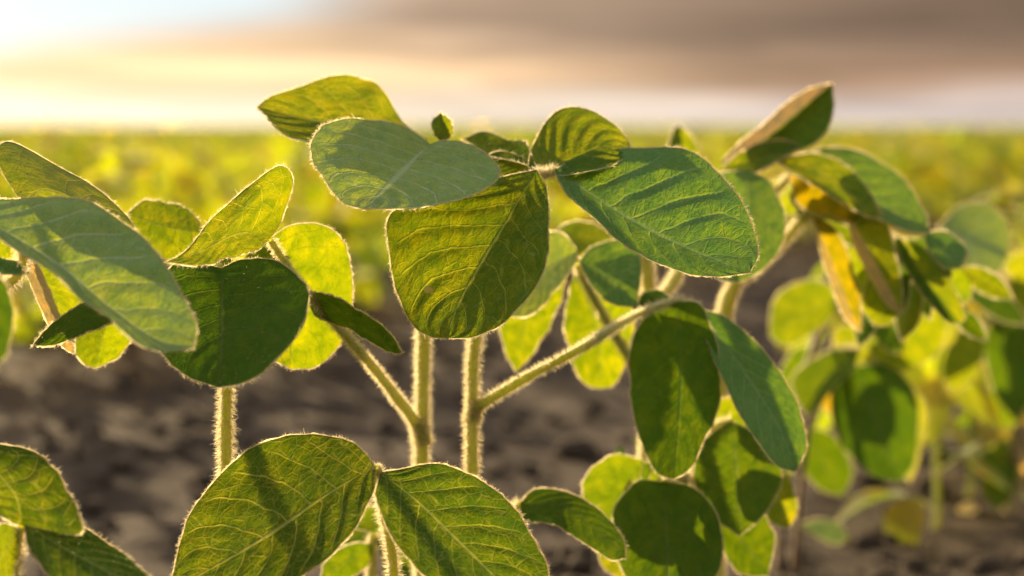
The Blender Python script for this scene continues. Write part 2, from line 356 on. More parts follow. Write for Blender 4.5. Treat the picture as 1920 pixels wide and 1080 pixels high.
def tube(C, rad, k=14, ridge=0.0):
    C = np.asarray(C); n = len(C); T = np.gradient(C, axis=0); T /= np.maximum(np.linalg.norm(T, axis=1, keepdims=True), 1e-9)
    ref = np.array([.3, -1, .1]); A = np.cross(T, ref); A /= np.maximum(np.linalg.norm(A, axis=1, keepdims=True), 1e-9); B = np.cross(T, A)
    th = np.arange(k) / k * 2 * np.pi; rad = np.asarray(rad)[:, None]
    rr = rad * (1 + ridge * np.cos(3 * th)[None])
    V = (C[:, None] + A[:, None] * (np.cos(th)[None] * rr)[..., None] + B[:, None] * (np.sin(th)[None] * rr)[..., None]).reshape(-1, 3)
    idx = np.arange(n * k).reshape(n, k); nx = np.roll(idx, -1, axis=1)
    F = np.stack([idx[:-1], nx[:-1], nx[1:], idx[1:]], -1).reshape(-1, 4)
    return V, F
def stem(name, parent, pts, r0, r1, hairs=1.0, mat='stem', n=60, raw=False, hl=.0019, label=None):
    """pts: (x, y, depth) in the photograph, or 3-D points when raw; r0, r1 in mm"""
    P = pts if raw else [at(*p) for p in pts]
    C, length = catmull([tuple(p) for p in P], n)
    rad = np.linspace(r0, r1, n + 1) * .001
    s = np.linspace(0, length, n + 1)
    rad = rad * (1 + .05 * np.sin(s * 160) + .04 * np.sin(s * 410 + 1))
    V, F = tube(C, rad, 16, .06)
    o = link(name, mesh_from(name, V, F, MAT[mat]), parent)
    if label: o['label'] = label
    if hairs > 0:
        nh = int(length * 100 * 1900 * hairs * (r0 + r1) / 4)
        t = rng.random(nh) * n; i = np.minimum(t.astype(int), n - 1); f = (t - i)[:, None]
        c = C[i] * (1-f) + C[i+1] * f; T = C[i+1] - C[i]; T /= np.linalg.norm(T, axis=1, keepdims=True)
        A = rng.normal(size=(nh, 3)); A -= T * (A * T).sum(1, keepdims=True); A /= np.linalg.norm(A, axis=1, keepdims=True)
        D = A + T * rng.normal(-.25, .3, (nh, 1)) + rng.normal(0, .12, (nh, 3)); D /= np.linalg.norm(D, axis=1, keepdims=True)
        HV, HF = hair_mesh(c + A * rad[i][:, None] * .92, D, rng.uniform(.45, 1.2, nh) * hl, .000045)
        h = link('stem_down', mesh_from('stem_down', HV, HF, MAT['fuzz'], smooth=False), o); h['kind'] = 'stuff'
    return o
def plant(label, foot):
    e = bpy.data.objects.new('soybean_plant', None); col.objects.link(e); e.empty_display_size = .02
    tag(e, label, 'plant', 'young soybean plants in the nearest row')
    return e
def ground_z(x, y):
    z = .012 * noise.noise(Vector((x * 3.1, y * 3.1, 0))) + .006 * noise.noise(Vector((x * 11, y * 11, 5)))
    return z
def to_ground(p, lean=(0, 0)):
    x, y = p.x + lean[0], p.y + lean[1]
    return Vector((x, y, ground_z(x, y) - .01))
def main_stem(pl, pts, r0, r1, lean=(0, 0), **k):
    """a stem seen through pts (top first) that goes on down into the soil"""
    P = [at(*p) for p in pts]; g = to_ground(P[-1], lean)
    return stem('stem', pl, [g, P[-1].lerp(g, .5)] + P[::-1] if (P[-1] - g).length > .03 else [g] + P[::-1], r0, r1, raw=True, n=90, **k)

# ============================================================ THE GROUND
def soil_material():
    m = bpy.data.materials.new('soil'); m.use_nodes = True; t = NT(m.node_tree); t.n.clear()
    tc = t.new('ShaderNodeTexCoord').outputs['Object']
    a = t.noise(tc, 9, 5, .6); b = t.noise(tc, 70, 4, .7); c = t.noise(tc, 420, 3, .7)
    cc = t.mix(t.ss(a, .3, .7), rgb(.066, .048, .037), rgb(.094, .070, .053))
    cc = t.mix(t.ss(b, .45, .75, 0, .6), cc, rgb(.13, .098, .072))
    h = t.m('ADD', t.m('MULTIPLY', b, 1.0), t.m('MULTIPLY', c, .3))
    bp = t.new('ShaderNodeBump'); bp.inputs['Distance'].default_value = .004; bp.inputs['Strength'].default_value = .9; t.put(bp.inputs['Height'], h)
    bs = t.new('ShaderNodeBsdfPrincipled'); t.put(bs.inputs['Base Color'], cc); bs.inputs['Roughness'].default_value = .95
    bs.inputs['Specular IOR Level'].default_value = .15; t.put(bs.inputs['Normal'], bp.outputs[0])
    o = t.new('ShaderNodeOutputMaterial'); t.l.new(bs.outputs[0], o.inputs[0]); return m
MAT['soil'] = soil_material()
def spaced(a, b, step, lo, hi, grow=1.22):
    xs = list(np.arange(a, b + 1e-6, step)); s = step; x = b
    while x < hi: s *= grow; x += s; xs.append(x)
    s = step; x = a; pre = []
    while x > lo: s *= grow; x -= s; pre.append(x)
    return np.array(pre[::-1] + xs)
gx = spaced(-.9, .9, .009, -4000, 4000); gy = spaced(.45, 3.0, .009, -60, 5000)
GX, GY = np.meshgrid(gx, gy)
GZ = np.zeros_like(GX)
for i in range(GX.shape[0]):
    for j in range(GX.shape[1]):
        x, y = GX[i, j], GY[i, j]
        if abs(x) < 12 and -2 < y < 25:
            z = ground_z(x, y)
            if abs(x) < 1.1 and .4 < y < 3.4:
                c1 = noise.noise(Vector((x * 34, y * 34, 2))); c2 = noise.noise(Vector((x * 80, y * 80, 9)))
                z += .0045 * max(c1, -.15) + .002 * c2
            GZ[i, j] = z
idx = np.arange(GX.size).reshape(GX.shape)
F = np.stack([idx[:-1, :-1], idx[:-1, 1:], idx[1:, 1:], idx[1:, :-1]], -1).reshape(-1, 4)
ground = link('ground', mesh_from('ground', np.stack([GX, GY, GZ], -1).reshape(-1, 3), F, MAT['soil'])); tag(ground, kind='structure')

# crumbs of soil lying on it
def ico():
    import bmesh
    bm = bmesh.new(); bmesh.ops.create_icosphere(bm, subdivisions=2, radius=1)
    v = np.array([x.co[:] for x in bm.verts]); f = np.array([[q.index for q in p.verts] for p in bm.faces]); bm.free(); return v, f
IV, IF = ico()
def lump(seed, rough=.35):
    n = np.array([noise.noise(Vector(p) * 1.4 + Vector((seed * 3.3, 0, 0))) for p in IV]); n2 = np.array([noise.noise(Vector(p) * 3.1 + Vector((0, seed * 2.1, 0))) for p in IV])
    return IV * (1 + rough * n + rough * .5 * n2)[:, None] * np.array([1, .85 + .3 * random.random(), .62])
kinds = [lump(i) for i in range(10)]
cv, cf, off = [], [], 0
for k in range(5200):
    y = .75 + 2.6 * rng.random() ** 1.5; x = (rng.random() * 2 - 1) * (.33 * y + .05)
    if noise.noise(Vector((x * 5, y * 5, 4))) < -.05 and rng.random() < .6: continue
    s = .0012 + .0075 * rng.random() ** 4.5
    a = rng.random() * 6.28; ca, sa = math.cos(a), math.sin(a)
    v = kinds[k % 10] * s; v = np.stack([v[:, 0]*ca - v[:, 1]*sa, v[:, 0]*sa + v[:, 1]*ca, v[:, 2]], 1) + [x, y, ground_z(x, y) + s * .25 + .001]
    cv.append(v); cf.append(IF + off); off += len(v)
crumbs = link('soil_crumbs', mesh_from('soil_crumbs', np.vstack(cv), np.vstack(cf), MAT['soil'], smooth=False))
tag(crumbs, 'loose dark soil crumbs scattered over the ground between the rows', 'soil', kind='stuff')

# ============================================================ THE NEAREST PLANTS, leaflet by leaflet
def LF(pl, mat, base, tip, L, Rr, M=(), eL=0, eR=0, **k): return make_leaf('leaflet', pl, mat, base, tip, L, Rr, M, eL, eR, **k)
def PT(pl, pts, r0, r1, **k): return stem('petiole', pl, pts, r0, r1, **k)

# tall plant in the middle whose petiole forks off to the side
B = plant('tall plant with a downy blue-green leaf at its top and a forking side petiole', 0)
main_stem(B, [(806, 285, 56), (800, 420, 56), (795, 600, 56), (791, 780, 55.5), (790, 880, 55.5)], 1.75, 1.5)
PT(B, [(788, 812, 55.4), (770, 780, 55.1), (745, 748, 54.4), (700, 690, 53.2), (640, 620, 52), (560, 530, 50.8), (506, 450, 50.2)], 1.45, .75, hl=.0014)
LF(B, 'mid', (802, 262, 56.2), (482, 200, 55), [(745, 215, 57.5), (715, 160, 57.6), (680, 148, 57.6), (628, 144, 57.2), (560, 165, 56.4), (508, 180, 55.6)],
   [(770, 300, 54.0), (680, 295, 53.6), (580, 268, 52.4), (520, 238, 53)], M=[(700, 238), (590, 225)], wave=.09, q=.05)
LF(B, 'downy', (806, 270, 53.2), (682, 393, 48.0), [(740, 232, 53.0), (650, 222, 52.4), (598, 240, 51.2), (586, 285, 50.0), (605, 335, 49.0), (645, 380, 48.2)],
   [(850, 264, 52.9), (905, 283, 52.0), (936, 320, 50.8), (905, 355, 49.6), (830, 380, 48.7), (750, 390, 48.2)], M=[(745, 332)], wave=.10, q=.09, nu=72, nv=22)
LF(B, 'mid', (829, 268, 54), (826, 212, 54.3), [(812, 250), (808, 228)], [(849, 250), (845, 226)], eL=.6, eR=.4, fuzz=2, res=.5, label='small folded unopened leaflet with a pale downy edge')
LF(B, 'mid', (506, 447, 50.2), (310, 492, 46.5), [(530, 410, 51.2), (547, 345, 51.2), (528, 314, 51.0), (500, 325, 50.6), (440, 372, 49.8), (392, 415, 48.6), (350, 470, 47.4)],
   [(480, 468, 49.2), (430, 483, 48.4), (375, 497, 47.2)], M=[(450, 437), (375, 472)], wave=.05)
LF(B, 'yel', (508, 447, 51.5), (545, 692, 54), [(478, 462), (452, 510), (470, 590), (505, 665)], [(545, 424), (600, 420), (645, 455), (659, 520), (655, 590), (628, 655), (590, 688)], M=[(545, 560)], eL=.6, eR=.9, wave=.06)
LF(B, 'dark', (572, 545, 51.5), (755, 661, 49.4), [(625, 556), (685, 588), (732, 625)], [(590, 592), (640, 612), (700, 642), (735, 660)], M=[(650, 590), (710, 630)], eL=-.9, eR=.8, wave=.03, fuzz=1.4)

PT(B, [(792, 832, 55.5), (789, 808, 55.4), (780, 790, 55.25)], 2.1, 1.7, label='swollen joint of the side petiole')
# its neighbour with the big hanging leaf
C = plant('plant with a large scarred leaf hanging in front of two stems', 0)
main_stem(C, [(1002, 322, 53.2), (990, 420, 54.6), (935, 530, 55), (892, 630, 54.6), (885, 760, 54.2), (884, 900, 54)], 1.6, 1.3)
PT(C, [(886, 772, 54.2), (906, 756, 54.1), (940, 735, 54), (1000, 700, 54.2), (1080, 658, 54), (1190, 592, 56.5), (1268, 563, 58)], 1.3, .65, hl=.0014)
T3 = LF(C, 'mid', (1006, 318, 51.4), (836, 634, 49.2), [(960, 330, 52.0), (880, 350, 52.4), (760, 385, 52.6), (728, 410, 52.5), (728, 470, 51.8), (742, 540, 51.2), (768, 600, 50.4), (800, 628, 49.8)],
   [(1022, 345, 51.0), (1029, 400, 49.9), (1024, 470, 48.5), (1000, 545, 48.2), (950, 600, 48.3), (890, 630, 48.8)], M=[(950, 415, 51.0), (900, 500, 50.6), (860, 570, 50.0)], q=.085, wave=.06, nu=72, nv=22, label='large hanging leaflet with one half in shade and a small pale insect scar')
LF(C, 'yel', (990, 314, 53.0), (1184, 283, 54), [(998, 275, 54.4), (1022, 228, 55.2), (1050, 204, 55.6), (1100, 203, 55.7), (1150, 232, 55.4), (1175, 262, 55)],
   [(1050, 330, 52.0), (1120, 320, 52.0), (1165, 300, 53)], M=[(1060, 302), (1130, 275)], q=.07)
LF(C, 'grey', (1040, 318, 52.2), (1405, 512, 48.8), [(1075, 300, 53.6), (1135, 283, 53.8), (1220, 279, 53.4), (1310, 298, 52.4), (1375, 360, 51.2), (1412, 430, 50.2), (1420, 480, 49.3)],
   [(1070, 370, 50.9), (1120, 420, 50.2), (1190, 470, 49.6), (1270, 505, 49.1), (1350, 517, 48.8)], M=[(1100, 358), (1180, 412), (1290, 466)], q=.13, wave=.09, nu=72, nv=22)
LF(C, 'mid', (1006, 317, 53.2), (866, 262, 57), [(985, 268), (950, 262), (905, 247)], [(960, 305), (910, 290)], eL=.8, eR=-1.2, wave=.08, res=.7)
LF(C, 'yel', (1004, 322, 53.0), (915, 290, 54.5), [(975, 292), (940, 283)], [(975, 330), (935, 325)], eL=.6, eR=-.3, res=.6)
PT(C, [(1000, 326, 52.7), (1020, 326, 52.5), (1044, 320, 52.2)], .9, .7, hairs=1.6)
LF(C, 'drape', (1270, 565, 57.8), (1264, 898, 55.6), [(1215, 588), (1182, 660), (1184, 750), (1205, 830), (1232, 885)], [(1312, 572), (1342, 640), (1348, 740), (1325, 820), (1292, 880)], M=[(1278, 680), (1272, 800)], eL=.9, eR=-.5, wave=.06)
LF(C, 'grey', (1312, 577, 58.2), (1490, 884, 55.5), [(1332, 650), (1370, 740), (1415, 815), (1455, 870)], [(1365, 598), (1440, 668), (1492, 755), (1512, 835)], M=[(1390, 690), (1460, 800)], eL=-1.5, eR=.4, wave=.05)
LF(C, 'dark', (1264, 566, 59), (1187, 575, 60), [(1240, 545), (1208, 548)], [(1235, 600), (1200, 605)], eL=1, eR=-.6, res=.5)
PT(C, [(1268, 563, 58), (1292, 568, 58.2), (1314, 578, 58.2)], .75, .6)
PT(C, [(884, 790, 54.2), (887, 770, 54.2), (900, 758, 54.1)], 1.8, 1.5, label='swollen joint of the side petiole')
# the scar
sc_ = lump(21, .9) * .0011; sc_[:, 1] *= .25; 
o = link('insect_scar', mesh_from('insect_scar', sc_ * [1, 1, 1.5] + np.array(at(804, 544, 50.25)), IF, MAT['fuzz'], smooth=False), T3)

# left plant with the heart-shaped leaf
A = plant('plant with a dark heart-shaped leaf covering the top of its short hairy stem', 0)
main_stem(A, [(418, 505, 50.5), (424, 600, 50.5), (424, 720, 50.5), (423, 870, 50.5)], 1.5, 1.35)
LF(A, 'dark', (415, 503, 50), (410, 727, 45.6), [(372, 494, 50.6), (325, 500, 50.2), (290, 560, 49.4), (300, 650, 48.0), (350, 705, 46.7)],
   [(455, 488, 49.4), (520, 492, 48.2), (564, 525, 47.0), (576, 570, 46.2), (558, 630, 45.4), (505, 690, 45.2), (455, 715, 45.2)], M=[(416, 610)], q=.055, wave=.08, label='dark green heart-shaped leaflet with a reddish midrib')
LF(A, 'yel', (385, 438, 54), (238, 400, 55.5), [(360, 400), (320, 382), (270, 377)], [(372, 485), (320, 490), (260, 450)], M=[(310, 425)], eL=.5, eR=.2, res=.7)
LF(A, 'yel', (400, 480, 52), (520, 465, 53), [(440, 455), (480, 448)], [(440, 505), (490, 492)], res=.5)

# plant at the frame's edge with the two long overlapping leaves
G = plant('plant with a long grey-green leaf dappled by small bright sun patches', 0)
main_stem(G, [(-95, 420, 47), (-100, 640, 47), (-105, 900, 47)], 2.4, 2.0)
PT(G, [(-98, 700, 47), (-90, 520, 46), (-70, 400, 45.5)], 1.4, .9)
PT(G, [(-98, 640, 47), (-20, 560, 47.5), (40, 500, 48), (30, 385, 47)], 1.4, .8)
LF(G, 'downy', (-75, 395, 45.8), (362, 652, 42.4), [(-40, 376, 46.6), (40, 370, 46.6), (110, 371, 46.2), (180, 384, 45.8), (245, 425, 45.2), (305, 492, 44.2), (345, 560, 43.4), (369, 615, 42.8)],
   [(0, 448, 44.2), (100, 515, 43.2), (200, 598, 42.4), (265, 645, 42.1), (320, 657, 42.1)], M=[(0, 430), (100, 490), (200, 572), (290, 635)], q=.11, wave=.08, nu=72, nv=20, fuzz=.8)
LF(G, 'spot', (38, 375, 47), (252, 427, 48.6), [(12, 335, 47.6), (-8, 290, 48.2), (10, 266, 49), (60, 282, 49.6), (130, 320, 50), (195, 362, 49.8), (235, 398, 49.2)],
   [(100, 415, 46.8), (170, 430, 47.2), (220, 436, 48)], M=[(90, 355), (180, 395)], q=.04, wave=.06, label='leaflet with reddish brown spots and a pale rim')
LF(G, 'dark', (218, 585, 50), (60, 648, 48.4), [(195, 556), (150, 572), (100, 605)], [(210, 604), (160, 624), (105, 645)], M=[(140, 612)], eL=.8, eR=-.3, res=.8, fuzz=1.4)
LF(G, 'yel', (205, 588, 53), (178, 690, 54), [(160, 600), (140, 640), (152, 678)], [(245, 600), (250, 630), (215, 672)], eL=.4, eR=.5, res=.7)
LF(G, 'yel', (48, 470, 52), (140, 625, 52.5), [(60, 520), (95, 590), (118, 620)], [(120, 480), (160, 530), (160, 600)], M=[(95, 540)], eL=.2, eR=1, res=.7)
LF(G, 'pale', (40, 468, 51), (136, 662, 52), [(52, 520), (88, 600), (112, 645)], [(72, 500), (108, 580), (134, 640)], eL=-.6, eR=.6, res=.6)
LF(G, 'grey', (-30, 470, 46), (48, 512, 44.6), [(0, 484), (30, 492)], [(-5, 508), (25, 515)], eL=.6, eR=-.4, res=.5)
LF(G, 'yel', (-30, 440, 52), (48, 470, 52), [(0, 435), (30, 448)], [(-5, 490), (30, 485)], res=.5)
LF(G, 'dark', (-60, 500, 40), (-5, 690, 38.5), [(-90, 560), (-70, 650)], [(0, 520), (24, 580), (16, 650)], eL=.6, eR=.3, res=.6, fuzz=.6)

# low leaf pair at the bottom
E = plant('low plant showing two broad glossy veined leaflets joined at one downy node', 0)
PT(E, [(707, 884, 47.6), (716, 940, 49), (735, 1040, 50), (740, 1120, 50.5)], .85, 1.3)
main_stem(E, [(742, 1120, 50.5), (745, 1200, 50.6)], 2.2, 1.4)
LF(E, 'veined', (702, 874, 47.6), (318, 1108, 46.4), [(685, 850, 48.0), (650, 826, 48.5), (580, 813, 49.0), (500, 832, 49.0), (425, 880, 48.6), (368, 945, 48.0), (338, 1010, 47.3), (328, 1065, 46.8)],
   [(704, 905, 47.1), (690, 945, 46.6), (655, 1000, 46.0), (600, 1062, 45.6), (520, 1115, 45.4), (400, 1135, 45.8)], M=[(600, 935), (520, 992), (420, 1052)], q=.06, wave=.10, nu=84, nv=26, label='broad leaflet with deep cream veins')
LF(E, 'veined', (712, 886, 47.6), (985, 1135, 46.0), [(760, 878, 48.2), (830, 878, 48.5), (900, 905, 48.4), (960, 955, 47.9), (1005, 1020, 47.2), (1028, 1085, 46.5)],
   [(706, 930, 46.9), (725, 990, 46.3), (765, 1050, 45.7), (840, 1120, 45.2), (910, 1145, 45.2)], M=[(770, 930), (845, 1000), (925, 1080)], q=.07, wave=.10, nu=84, nv=26)
PT(E, [(702, 874, 47.6), (708, 884, 47.6), (714, 888, 47.6)], .9, .8, hairs=3, hl=.0010)

# small leaves in the gap underneath
I0 = plant('small shaded plant mostly hidden behind the two broad leaflets', 0)
main_stem(I0, [(700, 1000, 60), (695, 1100, 60)], 1.4, 1.1)
LF(I0, 'drape', (700, 1000, 60), (725, 945, 61), [(660, 985), (680, 952)], [(735, 1000), (745, 965)], res=.5)
LF(I0, 'drape', (700, 1020, 60), (600, 1085, 58), [(660, 1020), (615, 1045)], [(690, 1060), (640, 1090)], res=.5)
LF(I0, 'drape', (702, 1010, 60), (745, 1110, 58), [(715, 1040), (722, 1090)], [(750, 1015), (775, 1070)], res=.5)
LF(I0, 'dark', (700, 1010, 61), (640, 1010, 62), [(680, 985), (655, 990)], [(680, 1030), (650, 1030)], res=.5)
LF(I0, 'dark', (975, 944, 57), (1173, 1046, 54.5), [(1005, 917), (1070, 924), (1130, 965), (1168, 1010)], [(985, 975), (1045, 985), (1100, 1020), (1145, 1048)], M=[(1060, 950), (1130, 1005)], eL=.9, eR=-.8, res=.8)
PT(I0, [(975, 944, 57), (930, 990, 58), (800, 1120, 60), (698, 1180, 60)], .8, 1.1)

# bottom corner plant
Fp = plant('low plant with two leaflets cut by the bottom corner, one crossed by a hard shadow', 0)
PT(Fp, [(40, 985, 44), (30, 1040, 44.5), (15, 1130, 45)], .8, 1.2)
PT(Fp, [(10, 1000, 45.5), (22, 1060, 45.5), (18, 1140, 45.5)], .7, .9)
main_stem(Fp, [(15, 1130, 45.2), (12, 1200, 45.2)], 2.0, 1.4)
LF(Fp, 'veined', (42, 985, 44), (-70, 828, 44.5), [(150, 1002, 43.3), (145, 960, 43.8), (112, 895, 44.8), (62, 848, 45.6), (15, 836, 45.6), (-30, 830, 45.2)], [(5, 970, 43.6), (-40, 920, 43.8)], M=[(20, 915)], q=.07, wave=.09)
LF(Fp, 'veined', (46, 984, 44), (300, 1120, 41.5), [(105, 975, 45), (165, 990, 45), (225, 1028, 44.4), (275, 1080, 43)], [(60, 1040, 43), (120, 1110, 42), (200, 1150, 41.4)], M=[(150, 1045)], q=.07, wave=.09)
LF(Fp, 'mid', (38, 990, 44), (-40, 1110, 44), [(0, 985), (-40, 1030)], [(30, 1060), (0, 1110)], res=.6)

# second rank: out-of-focus plant behind, with downy drooping leaves
D = plant('softly blurred plant with thick drooping leaves, one bright yellow-green from behind', 0)
main_stem(D, [(1208, 470, 62), (1216, 560, 62), (1218, 700, 62), (1212, 900, 62)], 2.4, 1.9, label='pale downy stem')
PT(D, [(1216, 585, 62), (1250, 545, 62.5), (1275, 505, 63)], 1.6, 1.4)
PT(D, [(1214, 720, 62), (1180, 670, 61.5), (1130, 590, 61), (1080, 495, 60.5)], 1.2, .9)
LF(D, 'downy', (1082, 470, 60.5), (945, 592, 57.5), [(1055, 440), (1020, 440), (975, 500), (945, 550)], [(1075, 500), (1040, 545), (995, 590)], M=[(1020, 510)], eL=.8, eR=-.8, res=.7, fuzz=1.3)
LF(D, 'yel', (1045, 470, 62.5), (968, 697, 63), [(960, 500), (938, 590), (948, 660)], [(1060, 520), (1040, 590), (1000, 660)], M=[(990, 590)], res=.7)
LF(D, 'yel', (1082, 500, 62), (1128, 728, 63.5), [(1064, 560), (1060, 620), (1078, 690), (1100, 722)], [(1130, 505), (1180, 560), (1186, 620), (1168, 690), (1150, 722)], M=[(1120, 620)], eL=.3, eR=.4, res=.7)
LF(D, 'grey', (1085, 490, 60.5), (1195, 575, 58.5), [(1110, 462), (1160, 452), (1200, 480)], [(1110, 535), (1145, 568)], M=[(1140, 520)], eL=.9, eR=-.6, res=.7)
LF(D, 'mid', (1084, 480, 61), (1150, 440, 64), [(1045, 440), (1070, 415), (1110, 418)], [(1110, 490), (1145, 470)], eL=.9, res=.6)
LF(D, 'yel', (1285, 302, 70), (1272, 233, 70.5), [(1256, 285), (1259, 250)], [(1312, 290), (1296, 255)], eL=.6, eR=.4, res=.5, fuzz=2)

H = plant('blurred plant with a folded leaf pointing at the sky, its edge dried brown', 0)
main_stem(H, [(1385, 515, 66), (1362, 570, 66), (1352, 660, 66), (1350, 780, 66), (1345, 950, 66)], 2.5, 2.1)
PT(H, [(1385, 520, 66), (1405, 512, 66), (1450, 470, 66.5), (1500, 415, 67), (1520, 380, 67)], 1.8, 1.3)
PT(H, [(1380, 520, 66), (1400, 460, 66), (1440, 380, 66.4), (1480, 330, 66.8)], 1.4, 1.0)
PT(H, [(1380, 520, 66), (1300, 440, 66), (1284, 300, 69.8)], 1.2, .6)
LF(H, 'grey', (1400, 318, 64), (1385, 530, 61), [(1340, 330), (1310, 400), (1320, 470), (1345, 520)], [(1440, 340), (1470, 400), (1465, 460), (1430, 505)], M=[(1400, 420)], eL=.6, eR=-.4, res=.7)
LF(H, 'dark', (1352, 304, 66), (1560, 157, 66.4), [(1385, 268, 65.4), (1440, 225, 65.4), (1505, 172, 65.8)], [(1400, 318, 65.4), (1470, 292, 64.8), (1535, 262, 64.8), (1560, 215, 65.4)], M=[(1400, 285, 66.4), (1460, 240, 66.8), (1525, 185, 66.8)], res=.8, mat2='dried', fuzz=1.5, label='folded leaflet pointing up with a dried brown edge')
LF(H, 'yel', (1352, 318, 64.5), (1500, 274, 65), [(1385, 288), (1435, 266), (1480, 266)], [(1390, 332), (1440, 312), (1480, 290)], eL=.3, eR=-.8, res=.6, fuzz=2)
LF(H, 'grey', (1480, 296, 66.5), (1742, 436, 63.5), [(1550, 276, 67), (1620, 288, 66.6), (1690, 335, 65.6), (1732, 395, 64.4)], [(1530, 340, 65), (1610, 388, 64), (1690, 430, 63.3)], M=[(1570, 330), (1660, 388)], res=.8, fuzz=1.4, q=.07)
LF(H, 'mid', (1455, 300, 65), (1655, 408, 63), [(1520, 288), (1580, 305), (1625, 355)], [(1510, 335), (1570, 372), (1620, 402)], M=[(1540, 325)], eL=.6, eR=-.7, res=.7, fuzz=1.4)
LF(H, 'gold', (1480, 328, 66), (1715, 428, 65.5), [(1550, 350), (1640, 388)], [(1500, 385), (1565, 408), (1650, 425)], eL=.3, eR=.2, res=.6)
LF(H, 'gold', (1520, 402, 66.5), (1614, 622, 66.5), [(1535, 460), (1555, 525), (1582, 590)], [(1565, 430), (1598, 500), (1612, 570)], M=[(1548, 460), (1575, 530), (1598, 590)], eL=-.9, eR=.5, res=.7, mat2='pale', fuzz=2)
LF(H, 'mid', (1590, 398, 66), (1692, 588, 65), [(1598, 450), (1630, 515), (1665, 570)], [(1655, 410), (1680, 480), (1692, 550)], M=[(1635, 480)], eL=.4, eR=-.5, res=.6, mat2='pale')
LF(H, 'mid', (1500, 345, 67), (1555, 420, 68), [(1480, 370), (1510, 410)], [(1545, 350), (1570, 390)], res=.5)
LF(H, 'yel', (1440, 340, 68), (1500, 400, 69), [(1430, 370), (1460, 400)], [(1480, 335), (1510, 370)], res=.5)
PT(H, [(1520, 380, 67), (1600, 380, 66.6), (1680, 430, 66.4), (1730, 440, 66.4)], 1.2, .8)
LF(H, 'dark', (1684, 438, 66.5), (1697, 582, 66.5), [(1664, 480), (1672, 540)], [(1706, 480), (1705, 540)], res=.5)
LF(H, 'yel', (1675, 445, 66.6), (1802, 608, 66), [(1695, 500), (1740, 562), (1775, 600)], [(1730, 465), (1782, 530), (1808, 585)], eL=-.8, eR=.6, res=.6, mat2='dark')
LF(H, 'dark', (1690, 440, 67), (1785, 520, 67), [(1735, 432), (1775, 468)], [(1708, 478), (1750, 512)], res=.5)
LF(H, 'grey', (1732, 437, 66), (1800, 502, 64.5), [(1775, 436), (1812, 468)], [(1742, 470), (1770, 500)], eL=.5, eR=-.4, res=.5, fuzz=2)

# third rank: plants whose stems stand in the soil at the lower side
LF(H, 'mid', (1700, 500, 67), (1640, 610, 68), [(1640, 510), (1615, 570)], [(1700, 560), (1670, 605)], res=.5)
LF(H, 'yel', (1590, 520, 68), (1660, 560, 69), [(1610, 490), (1650, 510)], [(1600, 560), (1640, 575)], res=.5)
LF(H, 'mid', (1500, 380, 67.5), (1600, 400, 67), [(1530, 365), (1580, 372)], [(1530, 400), (1575, 418)], res=.5)
LF(H, 'yel', (1590, 460, 67.5), (1600, 560, 68), [(1565, 490), (1575, 540)], [(1625, 480), (1625, 540)], res=.5)
LF(H, 'drape', (1740, 500, 68), (1820, 560, 70), [(1790, 500), (1820, 525)], [(1760, 550), (1795, 570)], res=.5)
for a_, b_, wd, mt_ in (((1700, 470), (1745, 600), 16, 'drape'), ((1560, 430), (1580, 540), 14, 'mid'), ((1640, 430), (1720, 520), 18, 'drape'), ((1540, 415), (1640, 470), 14, 'yel'),
                      ((1720, 520), (1690, 640), 20, 'yel'), ((1640, 560), (1610, 650), 16, 'drape'), ((1770, 560), (1850, 640), 16, 'drape'), ((1800, 500), (1900, 560), 18, 'mid')):
    dx_, dy_ = b_[0] - a_[0], b_[1] - a_[1]; q_ = math.hypot(dx_, dy_); nx_, ny_ = -dy_ / q_ * wd, dx_ / q_ * wd
    LF(H, mt_, (*a_, 69), (*b_, 70), [(a_[0] + dx_ * .3 + nx_, a_[1] + dy_ * .3 + ny_), (a_[0] + dx_ * .7 + nx_, a_[1] + dy_ * .7 + ny_)],
       [(a_[0] + dx_ * .3 - nx_, a_[1] + dy_ * .3 - ny_), (a_[0] + dx_ * .7 - nx_, a_[1] + dy_ * .7 - ny_)], eL=.7, eR=-.5, res=.5)
V = plant('blurred plant on two thin brown stems with a dark leaf ringed in yellow-green', 0)
main_stem(V, [(1560, 560, 88), (1525, 640, 88), (1520, 760, 88), (1505, 880, 89), (1490, 1045, 92)], 1.7, 1.3, mat='stemold', hairs=.08, hl=.0010)
main_stem(V, [(1545, 600, 87), (1500, 720, 88), (1470, 860, 89), (1462, 960, 90), (1458, 1060, 93)], 1.6, 1.2, mat='stemold', hairs=.08, hl=.0010)
PT(V, [(1520, 700, 88), (1560, 660, 87), (1612, 655, 86)], 1.2, .9)
PT(V, [(1540, 600, 87.5), (1572, 560, 87)], 1.4, 1.0)
LF(V, 'yel', (1574, 560, 87), (1442, 628, 86), [(1550, 532), (1500, 528), (1452, 562)], [(1562, 592), (1520, 628), (1470, 648)], M=[(1510, 590)], eL=.5, eR=-.3, res=.6)
LF(V, 'yel', (1640, 560, 86), (1692, 696, 86), [(1620, 610), (1640, 672)], [(1740, 566), (1776, 615), (1748, 670)], M=[(1680, 630)], res=.6)
LF(V, 'dark', (1625, 588, 84), (1692, 662, 84), [(1662, 588), (1692, 630)], [(1638, 630), (1662, 656)], res=.5)
LF(V, 'mid', (1612, 655, 86), (1510, 780, 85), [(1560, 657), (1500, 690), (1484, 722)], [(1600, 690), (1565, 725), (1530, 772)], M=[(1560, 700), (1520, 755)], eL=.6, eR=-1.0, res=.6, mat2='drape')
LF(V, 'dark', (1602, 684, 86), (1688, 905, 84), [(1565, 712), (1560, 785), (1590, 850), (1640, 893)], [(1665, 684), (1712, 730), (1722, 800), (1714, 868)], M=[(1640, 790)], eL=.6, eR=.3, res=.7)
